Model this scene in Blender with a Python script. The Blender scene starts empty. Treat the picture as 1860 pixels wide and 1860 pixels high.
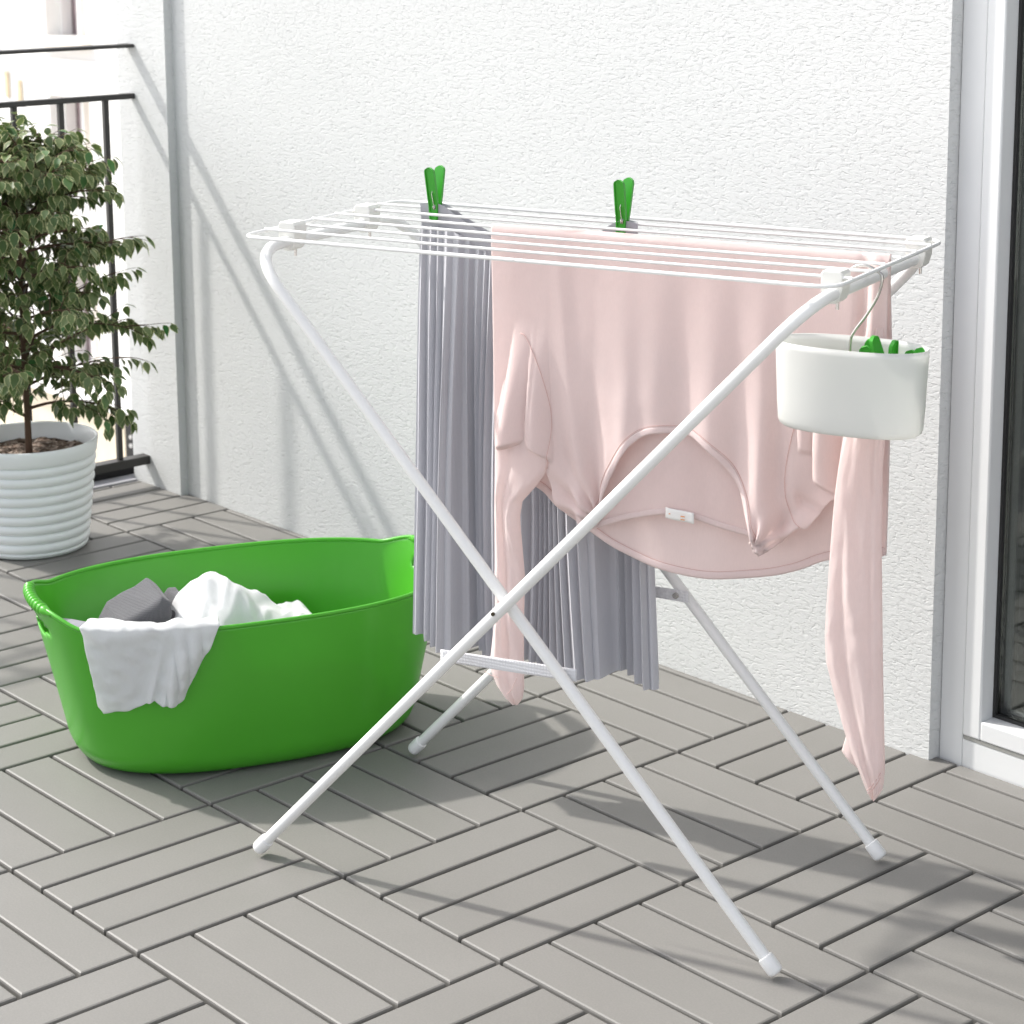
import bpy, bmesh, math, random
from mathutils import Vector, Matrix, noise
R = math.radians
PI = math.pi
random.seed(7)
scene = bpy.context.scene
COL = scene.collection

# ------------------------------------------------------------------ helpers
def tag(o, label=None, cat=None, group=None, kind=None):
    if label: o['label'] = label
    if cat: o['category'] = cat
    if group: o['group'] = group
    if kind: o['kind'] = kind
    return o

def empty(name, loc=(0, 0, 0), rz=0.0, parent=None):
    o = bpy.data.objects.new(name, None)
    COL.objects.link(o)
    o.location = loc
    o.rotation_euler = (0, 0, rz)
    if parent: o.parent = parent
    return o

class MB:
    """collects geometry for ONE mesh object"""
    def __init__(self):
        self.v = []; self.f = []; self.m = []; self.uv = {}
    def add(self, vs, fs, mi=0, uvs=None):
        n = len(self.v)
        self.v += [tuple(p) for p in vs]
        for k, f in enumerate(fs):
            self.f.append(tuple(i + n for i in f)); self.m.append(mi)
            if uvs: self.uv[len(self.f) - 1] = [uvs[i] for i in f]
    def box(self, a, b, mi=0):
        x0, y0, z0 = a; x1, y1, z1 = b
        vs = [(x0,y0,z0),(x1,y0,z0),(x1,y1,z0),(x0,y1,z0),(x0,y0,z1),(x1,y0,z1),(x1,y1,z1),(x0,y1,z1)]
        self.add(vs, [(0,3,2,1),(4,5,6,7),(0,1,5,4),(1,2,6,5),(2,3,7,6),(3,0,4,7)], mi)
    def grid(self, P, nu, nv, mi=0, closed_u=False, uv=False):
        """P(i,j) -> point, i in 0..nu (columns), j in 0..nv"""
        cu = nu if closed_u else nu + 1
        vs = []; uvs = []
        for j in range(nv + 1):
            for i in range(cu):
                vs.append(P(i, j)); uvs.append((i / nu, j / nv))
        fs = []
        for j in range(nv):
            for i in range(nu):
                a = j * cu + i; b = j * cu + (i + 1) % cu
                fs.append((a, b, b + cu, a + cu))
        self.add(vs, fs, mi, uvs if uv else None)
    def tube(self, pts, r, seg=12, mi=0, caps=True, rfun=None):
        pts = [Vector(p) for p in pts]
        n = len(pts)
        tang = []
        for i in range(n):
            a = pts[max(i - 1, 0)]; b = pts[min(i + 1, n - 1)]
            tang.append((b - a).normalized())
        t0 = tang[0]
        up = Vector((0, 0, 1)) if abs(t0.z) < 0.9 else Vector((1, 0, 0))
        nrm = (up - t0 * up.dot(t0)).normalized()
        vs = []
        for i in range(n):
            t = tang[i]
            nrm = (nrm - t * nrm.dot(t)).normalized()
            bi = t.cross(nrm)
            rr = rfun(i) if rfun else r
            for k in range(seg):
                a = 2 * PI * k / seg
                vs.append(pts[i] + (nrm * math.cos(a) + bi * math.sin(a)) * rr)
        fs = []
        for i in range(n - 1):
            for k in range(seg):
                k2 = (k + 1) % seg
                fs.append((i*seg+k, i*seg+k2, (i+1)*seg+k2, (i+1)*seg+k))
        if caps:
            fs.append(tuple(reversed(range(seg))))
            fs.append(tuple(range((n-1)*seg, n*seg)))
        self.add(vs, fs, mi)
    def lathe(self, prof, seg=48, c=(0, 0, 0), mi=0):
        n = len(prof); vs = []
        for (r, z) in prof:
            for k in range(seg):
                a = 2 * PI * k / seg
                vs.append((c[0] + r * math.cos(a), c[1] + r * math.sin(a), c[2] + z))
        fs = []
        for i in range(n - 1):
            for k in range(seg):
                k2 = (k + 1) % seg
                fs.append((i*seg+k, i*seg+k2, (i+1)*seg+k2, (i+1)*seg+k))
        self.add(vs, fs, mi)
    def build(self, name, mats, parent=None, smooth=True, angle=40, bevel=0, solid=0, sub=0):
        me = bpy.data.meshes.new(name)
        me.from_pydata([tuple(p) for p in self.v], [], self.f)
        if self.uv:
            ul = me.uv_layers.new(name='UVMap')
            for p in me.polygons:
                u = self.uv.get(p.index)
                if u:
                    for li, c in zip(p.loop_indices, u): ul.data[li].uv = c
        if not isinstance(mats, (list, tuple)): mats = [mats]
        for m in mats: me.materials.append(m)
        for p, mi in zip(me.polygons, self.m):
            p.material_index = mi; p.use_smooth = smooth
        me.update()
        if smooth and angle < 180:
            me.set_sharp_from_angle(angle=R(angle))
        o = bpy.data.objects.new(name, me)
        COL.objects.link(o)
        if parent: o.parent = parent
        if bevel:
            b = o.modifiers.new('b', 'BEVEL'); b.width = bevel; b.segments = 2; b.limit_method = 'ANGLE'; b.angle_limit = R(40)
        if solid:
            s = o.modifiers.new('s', 'SOLIDIFY'); s.thickness = solid; s.offset = 0
        if sub:
            s = o.modifiers.new('u', 'SUBSURF'); s.levels = sub; s.render_levels = sub
        return o

def spline(pts, n=8):
    """Catmull-Rom through points"""
    P = [Vector(p) for p in pts]
    P = [P[0] * 2 - P[1]] + P + [P[-1] * 2 - P[-2]]
    out = []
    for i in range(1, len(P) - 2):
        for k in range(n):
            t = k / n
            a, b, c, d = P[i-1], P[i], P[i+1], P[i+2]
            out.append(0.5 * ((2*b) + (c-a)*t + (2*a-5*b+4*c-d)*t*t + (-a+3*b-3*c+d)*t*t*t))
    out.append(P[-2])
    return out

def rounded(pts, rad, n=8):
    """polyline with rounded corners"""
    P = [Vector(p) for p in pts]
    out = [P[0]]
    for i in range(1, len(P) - 1):
        r = rad[i-1] if isinstance(rad, (list, tuple)) else rad
        a = (P[i-1] - P[i]).normalized(); b = (P[i+1] - P[i]).normalized()
        A = P[i] + a * r; B = P[i] + b * r
        for k in range(n + 1):
            t = k / n
            out.append(A * (1-t)**2 + P[i] * 2*t*(1-t) + B * t*t)
    out.append(P[-1])
    return out

def densify(P, step):
    P = [Vector(p) for p in P]
    out = [P[0]]
    for a, b in zip(P[:-1], P[1:]):
        n = max(1, int((b - a).length / step))
        for k in range(1, n + 1): out.append(a.lerp(b, k / n))
    return out

def lerp(a, b, t): return a + (b - a) * t
def interp(x, tab):
    if x <= tab[0][0]: return tab[0][1]
    for (a, va), (b, vb) in zip(tab[:-1], tab[1:]):
        if x <= b:
            if b == a: return vb
            return va + (vb - va) * (x - a) / (b - a)
    return tab[-1][1]
def sm(t):
    t = max(0.0, min(1.0, t)); return t * t * (3 - 2 * t)
def resample(poly, n):
    P = [Vector((p[0], p[1])) for p in poly]
    L = [0]
    for a, b in zip(P[:-1], P[1:]): L.append(L[-1] + (b - a).length)
    out = []
    for i in range(n + 1):
        s = L[-1] * i / n
        k = 0
        while k < len(L) - 2 and L[k+1] < s: k += 1
        t = (s - L[k]) / max(1e-9, L[k+1] - L[k])
        out.append(P[k].lerp(P[k+1], t))
    return out

# ------------------------------------------------------------------ materials
def mat(name, col=(0.8, 0.8, 0.8), rough=0.5, spec=0.5, metal=0.0, transl=0.0, coat=0.0, sss=0.0):
    m = bpy.data.materials.new(name); m.use_nodes = True
    nt = m.node_tree; b = nt.nodes['Principled BSDF']
    b.inputs['Base Color'].default_value = (*col, 1)
    b.inputs['Roughness'].default_value = rough
    b.inputs['Specular IOR Level'].default_value = spec
    b.inputs['Metallic'].default_value = metal
    b.inputs['Coat Weight'].default_value = coat
    if transl:
        tr = nt.nodes.new('ShaderNodeBsdfTranslucent'); tr.inputs[0].default_value = (*col, 1)
        mx = nt.nodes.new('ShaderNodeMixShader'); mx.inputs[0].default_value = transl
        nt.links.new(b.outputs[0], mx.inputs[1]); nt.links.new(tr.outputs[0], mx.inputs[2])
        nt.links.new(mx.outputs[0], nt.nodes['Material Output'].inputs[0])
        m['tr'] = tr.name
    return m
def N(m, t, **kw):
    n = m.node_tree.nodes.new(t)
    for k, v in kw.items():
        if hasattr(n, k): setattr(n, k, v)
        else: n.inputs[k].default_value = v
    return n
def L(m, a, b): m.node_tree.links.new(a, b)
def B(m): return m.node_tree.nodes['Principled BSDF']
def coord(m, scale=(1, 1, 1), rot=(0, 0, 0), kind='Object'):
    tc = N(m, 'ShaderNodeTexCoord'); mp = N(m, 'ShaderNodeMapping')
    mp.inputs['Scale'].default_value = scale; mp.inputs['Rotation'].default_value = rot
    L(m, tc.outputs[kind], mp.inputs[0]); return mp.outputs[0]
def ramp(m, fac, stops):
    r = N(m, 'ShaderNodeValToRGB'); e = r.color_ramp.elements
    while len(e) < len(stops): e.new(0.5)
    for k, (p, c) in enumerate(stops):
        e[k].position = p; e[k].color = (*c, 1) if len(c) == 3 else c
    L(m, fac, r.inputs[0]); return r.outputs[0]
def bump(m, h, dist, strength=1.0, prev=None):
    b = N(m, 'ShaderNodeBump'); b.inputs['Distance'].default_value = dist; b.inputs['Strength'].default_value = strength
    L(m, h, b.inputs['Height'])
    if prev: L(m, prev, b.inputs['Normal'])
    return b.outputs[0]

# white roughcast render with short trowel drags
def stucco():
    m = mat('stucco', (0.84, 0.845, 0.84), 0.95, 0.15)
    v = coord(m, (1, 1, 2.3))
    n1 = N(m, 'ShaderNodeTexNoise', Scale=88.0, Detail=4.0, Roughness=0.62, Distortion=0.75); L(m, v, n1.inputs['Vector'])
    r1 = ramp(m, n1.outputs[0], [(0.30, (0, 0, 0)), (0.46, (0.75, 0.75, 0.75)), (0.72, (1, 1, 1))])
    v2 = coord(m, (1, 1, 1.5), (0, R(14), 0))
    n2 = N(m, 'ShaderNodeTexNoise', Scale=150.0, Detail=2.0, Roughness=0.55, Distortion=0.6); L(m, v2, n2.inputs['Vector'])
    b1 = bump(m, r1, STUCCO_B, 1.0)
    b2 = bump(m, n2.outputs[0], STUCCO_B * 0.33, 1.0, b1)
    L(m, b2, B(m).inputs['Normal'])
    n3 = N(m, 'ShaderNodeTexNoise', Scale=1.7, Detail=3.0); L(m, v, n3.inputs['Vector'])
    c = ramp(m, n3.outputs[0], [(0.3, (0.640, 0.648, 0.642)), (0.7, (0.67, 0.678, 0.672))])
    L(m, c, B(m).inputs['Base Color'])
    return m
STUCCO_B = 0.0009
M_stucco = stucco()

def deckmat():
    m = mat('deck_plastic', (0.36, 0.345, 0.32), 0.5, 0.35)
    geo = N(m, 'ShaderNodeNewGeometry')
    v = coord(m, (1, 1, 1))
    n1 = N(m, 'ShaderNodeTexNoise', Scale=5.0, Detail=5.0); L(m, v, n1.inputs['Vector'])
    add = N(m, 'ShaderNodeMath', operation='MULTIPLY_ADD')
    L(m, geo.outputs['Random Per Island'], add.inputs[0]); add.inputs[1].default_value = 0.35
    L(m, n1.outputs[0], add.inputs[2])
    c = ramp(m, add.outputs[0], [(0.3, (0.196, 0.190, 0.178)), (0.95, (0.217, 0.210, 0.198))])
    # fine dust and scuffs
    n4 = N(m, 'ShaderNodeTexNoise', Scale=420.0, Detail=2.0); L(m, v, n4.inputs['Vector'])
    f4 = ramp(m, n4.outputs[0], [(0.35, (0.93, 0.93, 0.93)), (0.7, (1.03, 1.03, 1.02))])
    mx = N(m, 'ShaderNodeMix', data_type='RGBA', blend_type='MULTIPLY'); mx.inputs[0].default_value = 1.0
    L(m, c, mx.inputs[6]); L(m, f4, mx.inputs[7])
    L(m, mx.outputs[2], B(m).inputs['Base Color'])
    # wood-look grain: runs with the boards of either direction
    n2 = N(m, 'ShaderNodeTexNoise', Scale=26.0, Detail=3.0, Distortion=0.4); L(m, v, n2.inputs['Vector'])
    b1 = bump(m, n2.outputs[0], 0.00015, 0.5)
    b2 = bump(m, n4.outputs[0], 0.00012, 0.7, b1)
    L(m, b2, B(m).inputs['Normal'])
    n5 = N(m, 'ShaderNodeTexNoise', Scale=11.0, Detail=4.0); L(m, v, n5.inputs['Vector'])
    rr = N(m, 'ShaderNodeMapRange'); rr.inputs[3].default_value = 0.38; rr.inputs[4].default_value = 0.58
    L(m, n5.outputs[0], rr.inputs[0]); L(m, rr.outputs[0], B(m).inputs['Roughness'])
    return m
M_deck = deckmat()
M_under = mat('deck_underlay', (0.035, 0.033, 0.03), 0.9)

def plain(name, col, rough=0.4, spec=0.5, var=0.04, bumpd=0.0, bscale=60, **kw):
    m = mat(name, col, rough, spec, **kw)
    v = coord(m)
    n = N(m, 'ShaderNodeTexNoise', Scale=9.0, Detail=4.0); L(m, v, n.inputs['Vector'])
    lo = tuple(c * (1 - var) for c in col); hi = tuple(min(1, c * (1 + var)) for c in col)
    L(m, ramp(m, n.outputs[0], [(0.3, lo), (0.7, hi)]), B(m).inputs['Base Color'])
    if bumpd:
        n2 = N(m, 'ShaderNodeTexNoise', Scale=bscale, Detail=3.0); L(m, v, n2.inputs['Vector'])
        L(m, bump(m, n2.outputs[0], bumpd), B(m).inputs['Normal'])
    return m
M_rackwhite = plain('rack_powder_coat', (0.83, 0.83, 0.815), 0.32, 0.5, 0.015)
M_wire = plain('wire_coating', (0.87, 0.87, 0.855), 0.35, 0.5, 0.01)
M_clamp = plain('clamp_plastic', (0.82, 0.815, 0.77), 0.35, 0.5, 0.02)
M_cap = plain('cap_plastic', (0.85, 0.85, 0.84), 0.3, 0.5, 0.02)
M_green = plain('basket_green', (0.090, 0.46, 0.030), 0.30, 0.5, 0.03, transl=0.20)
M_peg = plain('peg_green', (0.05, 0.40, 0.03), 0.3, 0.5, 0.03, transl=0.1)
M_steel = plain('steel', (0.62, 0.6, 0.57), 0.22, 0.5, 0.05, metal=1.0)
M_pot = plain('pot_glaze', (0.86, 0.88, 0.88), 0.28, 0.5, 0.02, coat=0.2)
M_bucket = plain('bucket_white', (0.87, 0.87, 0.85), 0.3, 0.5, 0.01, transl=0.42)
M_rail = plain('rail_paint', (0.035, 0.033, 0.031), 0.45, 0.5, 0.2, 0.0004, 180)
M_upvc = plain('frame_white', (0.78, 0.79, 0.79), 0.3, 0.45, 0.01)
M_gasket = plain('gasket', (0.03, 0.03, 0.03), 0.5, 0.4, 0.1)
M_spacer = plain('spacer_grey', (0.33, 0.33, 0.31), 0.4, 0.5, 0.05)
M_kerb = plain('kerb_concrete', (0.36, 0.36, 0.38), 0.8, 0.2, 0.08, 0.0008, 220)
M_black = plain('black_metal', (0.004, 0.004, 0.005), 0.5, 0.4, 0.2)
M_bark = plain('bark', (0.10, 0.062, 0.042), 0.8, 0.2, 0.35, 0.0012, 240)
M_room = plain('room_dark', (0.26, 0.25, 0.23), 0.8, 0.2, 0.2)

def fabric(name, col, scale=1500, transl=0.2, rough=0.9, wb=0.00018, var=0.04, sheen=0.25):
    m = mat(name, col, rough, 0.15, transl=transl)
    B(m).inputs['Sheen Weight'].default_value = sheen
    B(m).inputs['Sheen Roughness'].default_value = 0.5
    v = coord(m)
    w1 = N(m, 'ShaderNodeTexWave', wave_type='BANDS', bands_direction='X', Scale=scale/6.28, Distortion=1.5, Detail=1.0)
    w2 = N(m, 'ShaderNodeTexWave', wave_type='BANDS', bands_direction='Z', Scale=scale/6.28, Distortion=1.5, Detail=1.0)
    L(m, v, w1.inputs['Vector']); L(m, v, w2.inputs['Vector'])
    ad = N(m, 'ShaderNodeMath', operation='ADD'); L(m, w1.outputs[1], ad.inputs[0]); L(m, w2.outputs[1], ad.inputs[1])
    n = N(m, 'ShaderNodeTexNoise', Scale=14.0, Detail=5.0, Roughness=0.65); L(m, v, n.inputs['Vector'])
    lo = tuple(c * (1 - var) for c in col); hi = tuple(min(1, c * (1 + var)) for c in col)
    c = ramp(m, n.outputs[0], [(0.3, lo), (0.7, hi)])
    vs = coord(m, (700, 700, 160))
    n3 = N(m, 'ShaderNodeTexNoise', Scale=1.0, Detail=2.0); L(m, vs, n3.inputs['Vector'])
    f = ramp(m, n3.outputs[0], [(0.3, (0.98, 0.98, 0.98)), (0.75, (1.01, 1.01, 1.01))])
    mx = N(m, 'ShaderNodeMix', data_type='RGBA', blend_type='MULTIPLY'); mx.inputs[0].default_value = 1.0
    L(m, c, mx.inputs[6]); L(m, f, mx.inputs[7])
    L(m, mx.outputs[2], B(m).inputs['Base Color'])
    if transl: L(m, mx.outputs[2], m.node_tree.nodes[m['tr']].inputs[0])
    # soft small wrinkles
    n4 = N(m, 'ShaderNodeTexNoise', Scale=30.0, Detail=2.0, Distortion=0.5); L(m, v, n4.inputs['Vector'])
    b0 = bump(m, n4.outputs[0], 0.0022, 0.35)
    L(m, bump(m, ad.outputs[0], wb, 0.6, b0), B(m).inputs['Normal'])
    return m
M_pink = fabric('pink_jersey', (0.95, 0.825, 0.80), transl=0.42, var=0.012)
M_pinkband = fabric('pink_rib', (0.92, 0.79, 0.77), transl=0.35, var=0.01)
M_seam = mat('seam_thread', (0.72, 0.52, 0.49), 0.9, 0.1)
M_skirt = fabric('grey_pleats', (0.57, 0.57, 0.605), transl=0.05, var=0.015)
M_waist = fabric('grey_waistband', (0.48, 0.475, 0.51), transl=0.15)
M_white = fabric('white_cotton', (0.87, 0.875, 0.88), transl=0.40, var=0.01)
M_grey = fabric('dark_grey_knit', (0.115, 0.115, 0.122), scale=900, transl=0.05, wb=0.0005)
M_lilac = fabric('pale_grey_cloth', (0.36, 0.35, 0.40), transl=0.1)
M_strap = fabric('strap_webbing', (0.80, 0.80, 0.82), scale=500, transl=0.1, wb=0.0005)
M_tag = mat('label_white', (0.85, 0.83, 0.80), 0.8, 0.1)
M_tagp = mat('label_print', (0.75, 0.36, 0.16), 0.8, 0.1)
M_hole = mat('bolt_dark', (0.05, 0.04, 0.02), 0.5, 0.3)

def soilmat():
    m = mat('soil', (0.12, 0.08, 0.06), 0.95, 0.1)
    v = coord(m)
    n = N(m, 'ShaderNodeTexVoronoi', Scale=150.0); L(m, v, n.inputs['Vector'])
    c = ramp(m, n.outputs['Color'], [(0.1, (0.06, 0.04, 0.03)), (0.5, (0.20, 0.15, 0.12)), (0.9, (0.42, 0.35, 0.3))])
    L(m, c, B(m).inputs['Base Color'])
    L(m, bump(m, n.outputs['Distance'], 0.003), B(m).inputs['Normal'])
    return m
M_soil = soilmat()

def leafmat():
    m = mat('ficus_leaf', (0.06, 0.12, 0.03), 0.42, 0.45, transl=0.22)
    uv = N(m, 'ShaderNodeUVMap'); uv.uv_map = 'UVMap'
    sx = N(m, 'ShaderNodeSeparateXYZ'); L(m, uv.outputs[0], sx.inputs[0])
    # u: 0 at midrib .. 1 at margin
    geo = N(m, 'ShaderNodeNewGeometry')
    v = coord(m)
    n = N(m, 'ShaderNodeTexNoise', Scale=230.0, Detail=2.0); L(m, v, n.inputs['Vector'])
    a = N(m, 'ShaderNodeMath', operation='MULTIPLY_ADD'); L(m, n.outputs[0], a.inputs[0]); a.inputs[1].default_value = 0.45; mu_ = N(m, 'ShaderNodeMath', operation='MULTIPLY'); L(m, sx.outputs[0], mu_.inputs[0]); mu_.inputs[1].default_value = 0.70; L(m, mu_.outputs[0], a.inputs[2])
    rim = ramp(m, a.outputs[0], [(0.77, (0, 0, 0)), (0.87, (1, 1, 1))])
    g = ramp(m, geo.outputs['Random Per Island'], [(0.0, (0.055, 0.105, 0.026)), (0.6, (0.110, 0.165, 0.050)), (0.92, (0.17, 0.22, 0.09)), (1.0, (0.02, 0.16, 0.035))])
    mx = N(m, 'ShaderNodeMix', data_type='RGBA'); L(m, rim, mx.inputs[0]); L(m, g, mx.inputs[6]); mx.inputs[7].default_value = (0.55, 0.55, 0.28, 1)
    L(m, mx.outputs[2], B(m).inputs['Base Color']); L(m, mx.outputs[2], m.node_tree.nodes[m['tr']].inputs[0])
    return m
M_leaf = leafmat()

def glassmat():
    m = bpy.data.materials.new('window_glass'); m.use_nodes = True
    nt = m.node_tree; nt.nodes.remove(nt.nodes['Principled BSDF'])
    gl = nt.nodes.new('ShaderNodeBsdfGlossy'); gl.inputs['Roughness'].default_value = 0.02
    tr = nt.nodes.new('ShaderNodeBsdfTransparent'); tr.inputs[0].default_value = (0.8, 0.83, 0.81, 1)
    fr = nt.nodes.new('ShaderNodeFresnel'); fr.inputs[0].default_value = 1.55
    mx = nt.nodes.new('ShaderNodeMixShader')
    nt.links.new(fr.outputs[0], mx.inputs[0]); nt.links.new(tr.outputs[0], mx.inputs[1]); nt.links.new(gl.outputs[0], mx.inputs[2])
    nt.links.new(mx.outputs[0], nt.nodes['Material Output'].inputs[0])
    return m
M_glass = glassmat()

# ------------------------------------------------------------------ ground, deck, kerb
mb = MB(); mb.add([(-400,-400,-4.6),(400,-400,-4.6),(400,400,-4.6),(-400,400,-4.6)], [(0,1,2,3)])
M_street = plain('street_paving', (0.55, 0.54, 0.52), 0.9, 0.2, 0.1)
tag(mb.build('street', M_street, smooth=False), kind='structure')

mb = MB()
T = 0.3; GAP = 0.0055; TH = 0.018
def board(x0, x1, y0, y1):
    j = random.uniform(-0.0004, 0.0004)
    rings = [(0.0, -TH), (0.0, -0.0032), (0.0007, -0.0009), (0.0027, 0.0)]
    vs = []
    for ins, z in rings:
        vs += [(x0+ins, y0+ins, z+j), (x1-ins, y0+ins, z+j), (x1-ins, y1-ins, z+j), (x0+ins, y1-ins, z+j)]
    fs = []
    for r in range(3):
        for k in range(4):
            k2 = (k+1) % 4
            fs.append((r*4+k, r*4+k2, (r+1)*4+k2, (r+1)*4+k))
    fs.append((12, 13, 14, 15))
    mb.add(vs, fs, 0)
WALLR = 0.840; WALLL = 0.822; STEPX = -1.652
for ti in range(-7, 9):
    for tj in range(-9, 3):
        along = (ti + tj) % 2 != 0      # boards run along x
        for k in range(4):
            if along:
                x0, x1 = ti*T + GAP/2, (ti+1)*T - GAP/2
                y0, y1 = tj*T + k*T/4 + GAP/2, tj*T + (k+1)*T/4 - GAP/2
            else:
                y0, y1 = tj*T + GAP/2, (tj+1)*T - GAP/2
                x0, x1 = ti*T + k*T/4 + GAP/2, ti*T + (k+1)*T/4 - GAP/2
            x0 = max(x0, -1.812)
            if x1 - x0 < 0.008: continue
            lim = WALLL if (x0 + x1)/2 < STEPX else (WALLR if (x0+x1)/2 < 0.262 else 0.8605)
            y1 = min(y1, lim)
            if y1 - y0 < 0.006: continue
            board(x0, x1, y0, y1)
mb.box((-1.8140, -2.7, -0.2), (2.7, 0.9, -TH + 0.001), 1)
tag(mb.build('deck', [M_deck, M_under], smooth=False), kind='structure')

mb = MB(); mb.box((-1.97, -2.7, -0.20), (-1.8335, 0.98, 0.003))
mb.box((-1.8335, -2.7, -0.19), (-1.8145, 0.8195, 0.003))
tag(mb.build('kerb', M_kerb, smooth=False, bevel=0.002), kind='structure')

# ------------------------------------------------------------------ house wall with pilaster, door recess
house = empty('house_wall', (-0.8, 1.0, 0))
tag(house, 'white roughcast house wall rising behind the drying rack', 'wall')
def wbox(a, b): 
    m_ = MB(); off = house.location
    m_.box(tuple(a[i]-off[i] for i in range(3)), tuple(b[i]-off[i] for i in range(3))); return m_
m_ = MB(); off = house.location
def ob(m_, a, b, mi=0): m_.box(tuple(a[i]-off[i] for i in range(3)), tuple(b[i]-off[i] for i in range(3)), mi)
ob(m_, (STEPX, WALLR, -5.0), (0.263, 1.16, 3.2))
ob(m_, (0.263, WALLR, 2.15), (1.60, 1.16, 3.2))
ob(m_, (1.60, WALLR, -5.0), (3.4, 1.16, 3.2))
ob(m_, (0.263, WALLR + 0.03, -5.0), (1.60, 1.16, -0.03))
m_.build('wall', M_stucco, house, smooth=False)
m_ = MB(); ob(m_, (-1.833, WALLL, -5.0), (STEPX, 1.16, 3.2)); m_.build('pilaster', M_stucco, house, smooth=False)
m_ = MB()
ob(m_, (0.2, 1.165, -0.06), (1.7, 3.6, -0.03)); ob(m_, (0.2, 3.6, -0.03), (1.7, 3.64, 2.3)); ob(m_, (0.16, 1.165, -0.03), (0.2, 3.6, 2.3))
ob(m_, (1.7, 1.165, -0.03), (1.74, 3.6, 2.3)); ob(m_, (0.2, 1.165, 2.3), (1.7, 3.6, 2.34))
m_.build('room_interior', M_room, house, smooth=False)

# ------------------------------------------------------------------ balcony door
door = empty('balcony_door', (0.264, 0.863, -0.02))
tag(door, 'white framed glazed balcony door set back at the end of the white wall', 'door')
DX, DY, DZ = door.location
def dbox(m_, a, b): m_.box((a[0]-DX, a[1]-DY, a[2]-DZ), (b[0]-DX, b[1]-DY, b[2]-DZ))
m_ = MB()
dbox(m_, (0.2635, 0.863, -0.019), (0.3035, 0.93, 2.14)); dbox(m_, (0.3035, 0.863, -0.019), (1.56, 0.93, 0.0385))
dbox(m_, (1.56, 0.863, -0.019), (1.599, 0.93, 2.14)); dbox(m_, (0.3035, 0.863, 2.095), (1.56, 0.93, 2.14))
m_.build('door_frame', M_upvc, door, smooth=False, bevel=0.002)
m_ = MB()
dbox(m_, (0.3045, 0.861, 0.0445), (0.3345, 0.925, 2.09)); dbox(m_, (0.3345, 0.861, 0.0445), (1.525, 0.925, 0.0725))
dbox(m_, (1.525, 0.861, 0.0445), (1.555, 0.925, 2.09)); dbox(m_, (0.3345, 0.861, 2.06), (1.525, 0.925, 2.09))
sash = m_.build('sash', M_upvc, door, smooth=False, bevel=0.0025)
m_ = MB()
dbox(m_, (0.3350, 0.888, 0.0730), (0.3395, 0.900, 2.0595)); dbox(m_, (0.3395, 0.888, 0.0730), (1.5245, 0.900, 0.0775))
m_.build('gasket', M_gasket, sash, smooth=False)
m_ = MB()
dbox(m_, (0.3400, 0.902, 0.078), (0.3540, 0.914, 2.055)); dbox(m_, (0.3540, 0.902, 0.078), (1.52, 0.914, 0.088))
m_.build('spacer_bar', M_spacer, sash, smooth=False)
m_ = MB(); dbox(m_, (0.3396, 0.894, 0.0776), (1.5244, 0.898, 2.0594)); m_.build('glass_pane', M_glass, sash, smooth=False)
m_ = MB(); dbox(m_, (0.306, 0.8625, 0.0388), (1.553, 0.90, 0.0443)); m_.build('seal', M_spacer, door, smooth=False)

# ------------------------------------------------------------------ railing
rail = empty('balcony_railing', (-1.775, 0.82, 0))
tag(rail, 'black metal balcony railing with thin bars behind the potted plant', 'railing')
def rb(name, a, b, bev=0.0012):
    m_ = MB(); m_.box((a[0]+1.775, a[1]-0.82, a[2]), (b[0]+1.775, b[1]-0.82, b[2])); return m_.build(name, M_rail, rail, smooth=False, bevel=bev)
rb('top_rail', (-1.797, -2.6, 0.9155), (-1.765, 0.8215, 0.9225))
rb('middle_rail', (-1.788, -2.6, 0.8115), (-1.770, 0.8215, 0.8225))
rb('bottom_rail', (-1.792, -2.6, 0.045), (-1.765, 0.8215, 0.063))
y = 0.757
while y > -2.5:
    rb('baluster', (-1.7845, y - 0.0055, 0.063), (-1.7735, y + 0.0055, 0.8115))
    y -= 0.1025
for y in (-0.25, -1.4, -2.55):
    rb('post', (-1.7900, y - 0.010, 0.0), (-1.7710, y + 0.010, 0.9155))
m_ = MB(); m_.box((-1.875+1.775, -2.6-0.82, 0.0035), (-1.856+1.775, 0.14, 0.036)); m_.build('kick_strip', M_black, rail, smooth=False)

# ------------------------------------------------------------------ flower pot
PX, PY = -1.540, 0.420
pot = empty('flower_pot', (PX, PY, 0))
tag(pot, 'white ribbed ceramic flower pot standing on the deck at left', 'flower pot')
prof = []
Hh = 0.213
def prad(z): return 0.1035 + (0.1285 - 0.1035) * (z / Hh) ** 1.0
prof.append((0.0, 0.001)); prof.append((0.096, 0.001)); prof.append((0.1015, 0.004))
nr = 9; z0 = 0.012; z1 = 0.180; hb = (z1 - z0) / nr
prof.append((prad(0.008) - 0.0008, 0.009))
for k in range(nr):
    for s in range(0, 11):
        t = s / 10
        z = z0 + hb * (k + t)
        prof.append((prad(z) - 0.0045 + 0.0058 * (max(0.0, math.sin(PI * t))) ** 0.55, z))
prof += [(prad(0.183) - 0.001, 0.1815), (prad(0.187) + 0.001, 0.186), (prad(0.2) + 0.0015, 0.2), (prad(Hh) + 0.0015, Hh - 0.002), (prad(Hh), Hh), (prad(Hh) - 0.003, Hh - 0.0005), (prad(Hh)-0.005, Hh - 0.004), (0.116, 0.17), (0.105, 0.05)]
m_ = MB(); m_.lathe(prof, 96); m_.build('pot_body', M_pot, pot, smooth=True, angle=70)
m_ = MB()
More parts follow.
